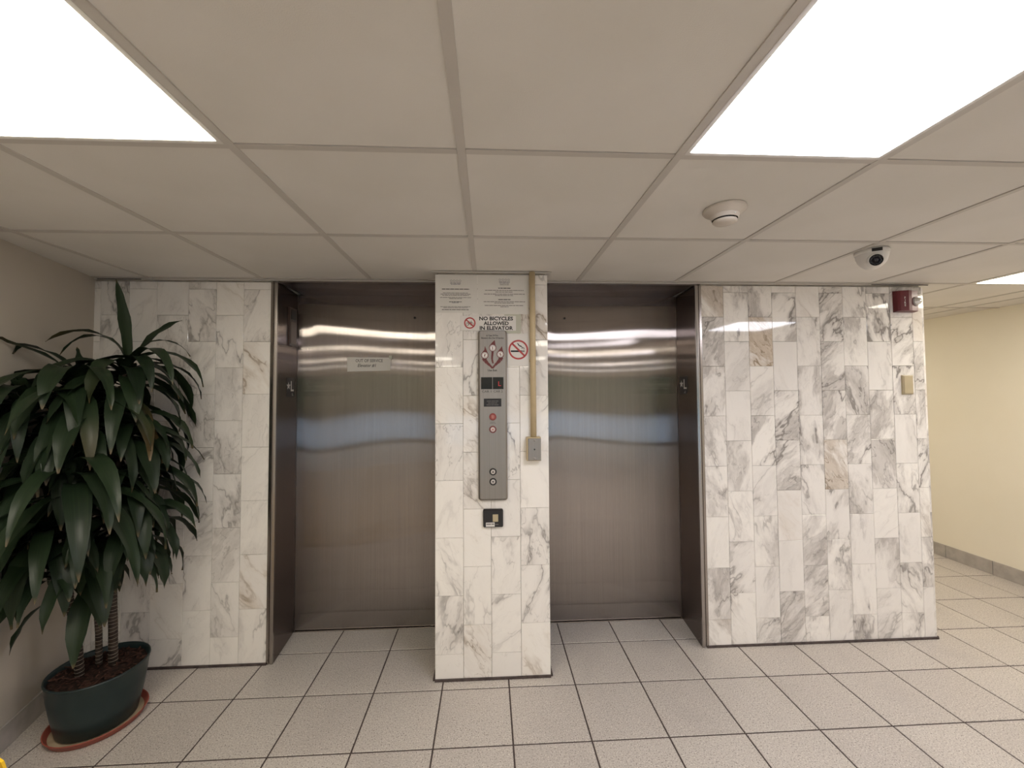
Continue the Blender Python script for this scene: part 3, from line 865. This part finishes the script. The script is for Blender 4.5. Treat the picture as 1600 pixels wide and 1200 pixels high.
# fob reader
t = thing('fob_reader', 'small square black fob reader under the call panel', 'reader', (.023, F, .855))
P0 = rounded(-.031, .077, .807, .903, .008)
m_ = MB(); n = len(P0); P1 = [(.023 + (x - .023) * .93, .855 + (z - .855) * .93) for x, z in P0]
m_.add([(x, F, z) for x, z in P0] + [(x, F - .014, z) for x, z in P0] + [(x, F - .019, z) for x, z in P1],
       [(i + n, i, (i + 1) % n, (i + 1) % n + n) for i in range(n)] + [(i + 2 * n, i + n, (i + 1) % n + n, (i + 1) % n + 2 * n) for i in range(n)] + [tuple(range(2 * n, 3 * n))])
m_.build('housing', BLACK, t)
MB().slab(.0205, .050, F - .0215, F - .0188, .838, .877, .001).build('sensor_window', BEIGEP, t)
MB().box(-.0160, .031, F - .0198, F - .0190, .8125, .834).build('white_label', SIGNW, t)
m_ = MB(); paper_lines(m_, -.0135, .0285, .8255, .006, F - .0199, rg); paper_lines(m_, .034, .052, .8235, .004, F - .0191, rg)
m_.build('label_print', GINK, t)

# conduit and key box
t = thing('surface_conduit', 'beige surface conduit running down the pier from the ceiling', 'conduit', (.2455, F, 1.75))
MB().tube([(.2445, F - .0185, CE - .003), (.2450, F - .0185, 1.9), (.2455, F - .0185, 1.2915)], .0165, 16).build('pipe', BEIGE, t)
MB().slab(.2270, .2640, F - .008, F, 1.700, 1.716, .001).build('strap', BEIGE, t)
t = thing('key_switch_box', 'beige metal box with steel key switch plate at the conduit end', 'switch box', (.2445, F, 1.228))
MB().slab(.2060, .2830, F - .042, F, 1.164, 1.2905, .002).build('box', BEIGE, t)
MB().slab(.2125, .2825, F - .0455, F - .0421, 1.167, 1.2845, .0012).build('cover_plate', PLATE, t, uv=xz)
MB().lathe([(.0001, .003), (.0035, .003), (.0042, .001), (.0042, -.001)], (.2475, F - .0455, 1.226), (0, -1, 0), 14).build('key_slot', BLACK, t)
for z in (1.275, 1.177):
    MB().lathe([(.0001, .0018), (.0045, .0012), (.0060, 0)], (.2475, F - .0455, z), (0, -1, 0), 14).build('screw', PLATE, t)

# ------------------------------------------------------------------ things on the right marble wall
G = YW - .0006
t = thing('fire_alarm', 'dark red fire alarm strobe high on the marble wall', 'alarm', (2.629, G, 2.09))
m_ = MB()
prof = [(0, .0), (0, .030), (.012, .040), (.055, .050), (.075, .050), (.128, .036), (.140, .026), (.140, 0)]
n = len(prof)
x0, z0, z1 = 2.559, 2.024, 2.158
m_.add([(x0 + a, G - b, z0 + (.004 if 0 < i < n - 1 else 0)) for i, (a, b) in enumerate(prof)] + [(x0 + a, G - b, z1 - (.004 if 0 < i < n - 1 else 0)) for i, (a, b) in enumerate(prof)],
       [(i, i + n, i + 1 + n, i + 1)[::-1] for i in range(n - 1)] + [tuple(range(n)), tuple(range(2 * n - 1, n - 1, -1))])
m_.build('housing', ALARM, t)
MB().lathe([(.0001, .030), (.010, .028), (.019, .020), (.024, .008), (.025, 0)], (x0 + .108, G - .041, 2.086), (.3, -1, 0), 10, False).build('strobe_lens', LENS, t)
m_ = MB().lathe([(.025, -.004), (.030, -.004), (.030, .004), (.025, .004)], (x0 + .108, G - .041, 2.086), (.3, -1, 0), 20)
m_.build('lens_ring', mat('smoked_clear', (.25, .22, .22), .2), t)
for k, ch in enumerate('FIRE'):
    text('lettering', ch, x0 + .034, 2.108 - k * .0155, .0125, G - .0462, SIGNW, t, bold=.01)
t = thing('blank_cover', 'small beige blank cover plate on the marble wall below the alarm', 'cover plate', (2.628, G, 1.565))
MB().slab(2.594, 2.662, G - .013, G, 1.506, 1.626, .003).build('cover', BEIGEP, t)
MB().slab(2.600, 2.656, G - .0155, G - .0128, 1.512, 1.620, .001).build('lid', BEIGEP, t)

# ------------------------------------------------------------------ ceiling devices
t = thing('smoke_detector', 'round off-white smoke detector on the ceiling boards', 'detector', (.868, 1.430, CE))
C_ = (.868, 1.430, CE + .002)
MB().lathe([(.072, .0), (.074, .006), (.070, .012), (.058, .018), (.048, .026)], C_, (0, 0, -1), 40).build('base', OFFWHITE, t)
MB().lathe([(.0481, .024), (.047, .034), (.043, .040)], C_, (0, 0, -1), 40).build('collar', OFFWHITE, t)
MB().lathe([(.036, .037), (.036, .046)], C_, (0, 0, -1), 32).build('sensing_gap', BLACK, t)
MB().lathe([(.0405, .0445), (.041, .048), (.036, .053), (.020, .0555), (.0001, .056)], C_, (0, 0, -1), 40).lathe([(.0405, .0445), (.0001, .0445)], C_, (0, 0, -1), 40).build('cap', OFFWHITE, t)
MB().lathe([(.0001, .003), (.002, .002), (.003, 0)], (.868 + .01, 1.430 - .0475, CE - .032), (0, -1, -.2), 10).build('indicator_light', mat('clear_indicator', (.8, .8, .75), .2), t)

t = thing('security_camera', 'white dome security camera hanging from the ceiling grid', 'camera', (1.838, 1.840, CE))
C_ = (1.838, 1.840, CE + .001)
MB().lathe([(.064, 0), (.0665, .004), (.0665, .016), (.063, .019)], C_, (0, 0, -1), 40).build('mounting_ring', WHITEP, t)
MB().lathe([(.063, .018), (.061, .034), (.055, .053), (.044, .070), (.028, .083), (.011, .090), (.0001, .091)], C_, (0, 0, -1), 40).build('housing', WHITEP, t)
aim = Vector((-.62, -1.0, -.28)).normalized()
cc = Vector(C_) + Vector((0, 0, -.046)) + aim * .034
MB().lathe([(.0001, -.02), (.030, -.018), (.033, .0), (.032, .020), (.029, .030), (.026, .031)], cc, aim, 32).build('eyeball', WHITEP, t)
MB().lathe([(.026, .0305), (.0255, .026), (.012, .026), (.012, .029), (.0001, .031)], cc, aim, 32).build('lens', GLASSB, t)
rg2 = MB()
for k in range(12):
    a = 2 * pi * k / 12
    u = aim.orthogonal().normalized(); v = aim.cross(u)
    p = cc + aim * .0262 + (u * cos(a) + v * sin(a)) * .0185
    rg2.lathe([(.0001, .002), (.0022, .0015), (.0026, 0)], p, aim, 8)
rg2.build('infrared_diodes', DARK, t)
hx = Vector((aim.x, aim.y, 0)).normalized(); sd = Vector((hx.y, -hx.x, 0))
q = Vector(C_) + hx * .065 + Vector((0, 0, -.012)) + sd * -.004
m_ = MB(); pts = []
for du in (-.019, .019):
    for dv in (-.0075, .0075):
        for dw in (0, .002):
            pts.append(q + sd * du + Vector((0, 0, dv)) + hx * dw)
m_.add(pts, [(0, 1, 3, 2), (4, 6, 7, 5), (0, 4, 5, 1), (2, 3, 7, 6), (1, 5, 7, 3), (0, 2, 6, 4)])
m_.build('front_slot', BLACK, t)
for k, (a, z) in enumerate(((215, -.032), (200, -.050))):
    dirv = Vector((cos(radians(a)), sin(radians(a)), 0)); rr = .058 if k == 0 else .051
    MB().lathe([(.0001, .002), (.003, .001), (.0032, -.002)], Vector(C_) + dirv * rr + Vector((0, 0, z)), dirv, 10).build('screw', DARK, t)

# ------------------------------------------------------------------ the potted plant
PC = Vector((-1.837, 2.067, 0)); PH = .262
t = thing('saucer', 'round terracotta saucer on the floor under the green pot', 'saucer', (PC.x, PC.y, 0))
sc = MB().lathe([(.150, .0005), (.166, .004), (.177, .027), (.1795, .030), (.1765, .0315), (.173, .0285), (.162, .009), (.150, .0085)], PC, (0, 0, 1), 48)
sc.build('rim', TERRA, t)
MB().lathe([(.0001, .0095), (.161, .0095)], PC, (0, 0, 1), 48).lathe([(.0001, .0005), (.150, .0005)], PC, (0, 0, 1), 48).build('basin', SAND, t, label='saucer basin with a pale dried crust')

plant = thing('potted_plant', 'tall dark green cane plant with drooping strap leaves in a dark green pot', 'plant', (PC.x, PC.y, .010))
MB().lathe([(.0001, .0103), (.130, .0103), (.141, .016), (.158, .10), (.171, .18), (.179, PH - .012), (.1825, PH - .006), (.1815, PH), (.176, PH), (.174, PH - .012), (.168, PH - .03)], PC, (0, 0, 1), 56).build('pot', POT, plant)
rp = random.Random(21)
so = MB(); seg = 48; rings = 9; vs = []; fs = []
for i in range(rings + 1):
    for k in range(seg):
        r = .172 * i / rings; a = 2 * pi * k / seg
        vs.append((PC.x + r * cos(a), PC.y + r * sin(a), PH - .026 + rp.uniform(-.004, .006) + .008 * (1 - i / rings)))
for i in range(rings):
    for k in range(seg):
        fs.append((i * seg + k, (i + 1) * seg + k, (i + 1) * seg + (k + 1) % seg, i * seg + (k + 1) % seg))
so.add(vs, fs, True); so.build('soil', SOIL, plant)
ch = MB()
for k in range(260):
    r = .165 * math.sqrt(rp.random()); a = rp.uniform(0, 6.28); l = rp.uniform(.004, .016); wd = rp.uniform(.002, .005); h = rp.uniform(.001, .004)
    b = rp.uniform(0, 6.28); x, y_ = PC.x + r * cos(a), PC.y + r * sin(a); z = PH - .022 + rp.uniform(0, .008) + .006 * (1 - r / .17); dz = rp.uniform(-.004, .004)
    u = Vector((cos(b) * l, sin(b) * l, dz)); v = Vector((-sin(b) * wd, cos(b) * wd, 0)); c = Vector((x, y_, z))
    ch.add([c - u - v, c + u - v, c + u + v, c - u + v, c - u * .8 + Vector((0, 0, h)), c + u * .8 + Vector((0, 0, h))],
           [(0, 3, 2, 1), (0, 1, 5, 4), (2, 3, 4, 5), (1, 2, 5), (3, 0, 4)])
ch.build('bark_chips', CHIP, plant, kind='stuff')

# canes
heads = []   # (position, leaves, spread)
canes = [
    [(-1.890, 2.030, .225), (-1.897, 2.020, .40), (-1.925, 2.005, .60), (-1.935, 1.995, .85), (-1.915, 1.985, 1.20), (-1.885, 1.985, 1.60)],
    [(-1.805, 2.100, .225), (-1.812, 2.102, .40), (-1.823, 2.105, .60), (-1.822, 2.105, .95), (-1.805, 2.10, 1.35), (-1.780, 2.10, 1.68)],
    [(-1.865, 2.095, .225), (-1.862, 2.085, .40), (-1.850, 2.05, .62), (-1.82, 1.98, .90), (-1.795, 1.90, 1.13)],
]
for c, r0 in zip(canes, (.0165, .0175, .013)):
    cb = MB().tube([Vector(p) for p in c], [r0, r0, r0 * .97, r0 * .95, r0 * .92] + [r0 * .9] * (len(c) - 5), 14).build('cane', CANE, plant)
    rr = MB()
    # leaf-scar rings
    for a, b in zip(c[:-1], c[1:]):
        a, b = Vector(a), Vector(b); n_ = max(2, int((b - a).length / .016))
        for k in range(n_):
            p = a.lerp(b, k / n_)
            if p.z < PH - .02 or p.z > 1.0: continue
            ax = (b - a).normalized() + Vector((rp.uniform(-.12, .12), rp.uniform(-.12, .12), 0))
            rr.lathe([(r0 * .96, -.0016), (r0 * 1.07, -.0004), (r0 * 1.07, .0008), (r0 * .96, .0018)], p, ax, 12)
    rr.build('ring_scars', SCAR, cb)

def leaf(H, az, el, turn, ln, wd, twist=0.0, power=1.25, fold=.16, twist0=0.0):
    n_ = 11; p = Vector(H); vs = []; uvs = []
    ha = Vector((cos(az), sin(az), 0)); side0 = Vector((-sin(az), cos(az), 0))
    for i in range(n_ + 1):
        s_ = i / n_
        e = el - turn * s_ ** power
        d_ = ha * cos(e) + Vector((0, 0, sin(e)))
        up = -ha * sin(e) + Vector((0, 0, cos(e)))
        tw = twist0 + twist * s_
        sd_ = side0 * cos(tw) + up * sin(tw); nu = up * cos(tw) - side0 * sin(tw)
        prof = min(1.0, .42 + 1.5 * s_) * (1 - s_ ** 3.2) if s_ < .98 else .03
        hw = wd / 2 * prof
        wob = .004 * sin(s_ * 19 + az * 7)
        for q in (-1, -.5, 0, .5, 1):
            pt = p + sd_ * (hw * q) + nu * (fold * hw * (abs(q) * 1.6) + wob * (q if abs(q) == 1 else 0))
            pt.x = max(pt.x, lwx(pt.y) + .015 + .01 * abs(q)); pt.y = min(pt.y, YW - .015)
            vs.append(pt); uvs.append((q * .5 + .5, s_))
        p = p + d_ * (ln / n_)
    fs = []
    for i in range(n_):
        for k in range(4):
            a = i * 5 + k; fs.append((a, a + 1, a + 6, a + 5))
    m_ = MB(); m_.add(vs, fs, True)
    o = wloc(plant)
    me = m_.mesh('leaf', o)
    ul = me.uv_layers.new(name='UVMap')
    for l in me.loops: ul.data[l.index].uv = uvs[l.vertex_index]
    me.materials.append(LEAF)
    ob = bpy.data.objects.new('leaf', me); COL.objects.link(ob); ob.parent = plant
    return ob

HEADS = [  # x, y, z, leaves, length
    (-1.790, 2.10, 1.660, 24, .44), (-1.905, 1.985, 1.60, 24, .48), (-1.825, 1.90, 1.180, 26, .58), (-1.990, 1.86, 1.54, 18, .46),
    (-1.770, 2.10, 1.40, 24, .40), (-1.920, 1.985, 1.30, 22, .50), (-1.775, 2.10, 1.14, 26, .40), (-1.95, 1.93, .98, 24, .44),
    (-1.745, 2.12, .92, 24, .36), (-1.84, 2.00, .86, 22, .38), (-1.83, 1.97, 1.45, 20, .46), (-1.94, 1.95, .80, 16, .36),
]
rl = random.Random(77)
for hi, (x, y_, z, cnt, ln) in enumerate(HEADS):
    a0 = rl.uniform(0, 6.28)
    for k in range(cnt):
        f = k / (cnt - 1)
        az = a0 + k * 2.39996 + rl.uniform(-.25, .25)
        el = radians(66 - 58 * f + rl.uniform(-9, 9)); turn = radians(152 - 52 * f + rl.uniform(-10, 10))
        l_ = ln * rl.uniform(.80, 1.12)
        leaf((x + .012 * cos(az), y_ + .012 * sin(az), z - .10 * f + rl.uniform(-.01, .01)), az, el, turn, l_, rl.uniform(.062, .094) * (.85 if hi == 3 else 1), rl.uniform(-.4, .4), rl.uniform(.50, .85))
# the young leaves standing above the crown
A = (-1.770, 2.10, 1.68); B = (-1.885, 1.985, 1.60)
leaf((-1.765, 2.09, 1.68), radians(188), radians(84), radians(7), .43, .064, .5, 1.6, .16, 1.25)
leaf(A, radians(-8), radians(52), radians(42), .36, .056, .2, 1.6, .16, 1.05)
leaf(A, radians(10), radians(78), radians(150), .36, .018, .2, 1.0)
leaf(A, radians(188), radians(72), radians(120), .44, .045, .4, 1.0)
leaf(A, radians(175), radians(70), radians(135), .46, .030, .2, 1.0)
leaf(A, radians(-25), radians(45), radians(135), .47, .060, .3, 1.0)
leaf(A, radians(5), radians(40), radians(128), .44, .066, .2, 1.0)
leaf(B, radians(195), radians(62), radians(100), .46, .060, .3, 1.0)
leaf(B, radians(215), radians(52), radians(60), .44, .055, .5, 1.0)
leaf(B, radians(150), radians(80), radians(25), .17, .040, .4, 1.4)
leaf((-1.90, 1.96, .66), radians(205), radians(-30), radians(55), .30, .062, .2, 1.0)
leaf((-1.85, 2.01, .66), radians(-60), radians(-40), radians(45), .34, .085, .2, 1.0)

# ------------------------------------------------------------------ yellow floor sign, only its top corner in the picture
XS = -1.205
t = thing('floor_sign', 'yellow folding floor sign standing on the tiles, only its top corner in view', 'floor sign', (XS + 0, .98, 0))
zt = .735; xc = XS
for sy in (-1, 1):
    m_ = MB()
    y0, y1 = .98 + sy * .17, .98 + sy * .012
    p = [(xc - .165, 0), (xc + .165, 0), (xc + .115, zt - .02), (xc + .095, zt), (xc - .095, zt), (xc - .115, zt - .02)]
    yat = lambda z: y0 + (y1 - y0) * z / zt
    n = len(p)
    m_.add([(x, yat(z), z) for x, z in p] + [(x, yat(z) + .006 * sy, z) for x, z in p],
           [tuple(range(n))[::-sy], tuple(range(n, 2 * n))[::sy]] + [(i, (i + 1) % n, (i + 1) % n + n, i + n)[::-sy] for i in range(n)])
    m_.build('panel', YELPL, t)
MB().box(xc - .06, xc + .06, .966, .994, zt - .012, zt + .004).build('hinge', YELPL, t)
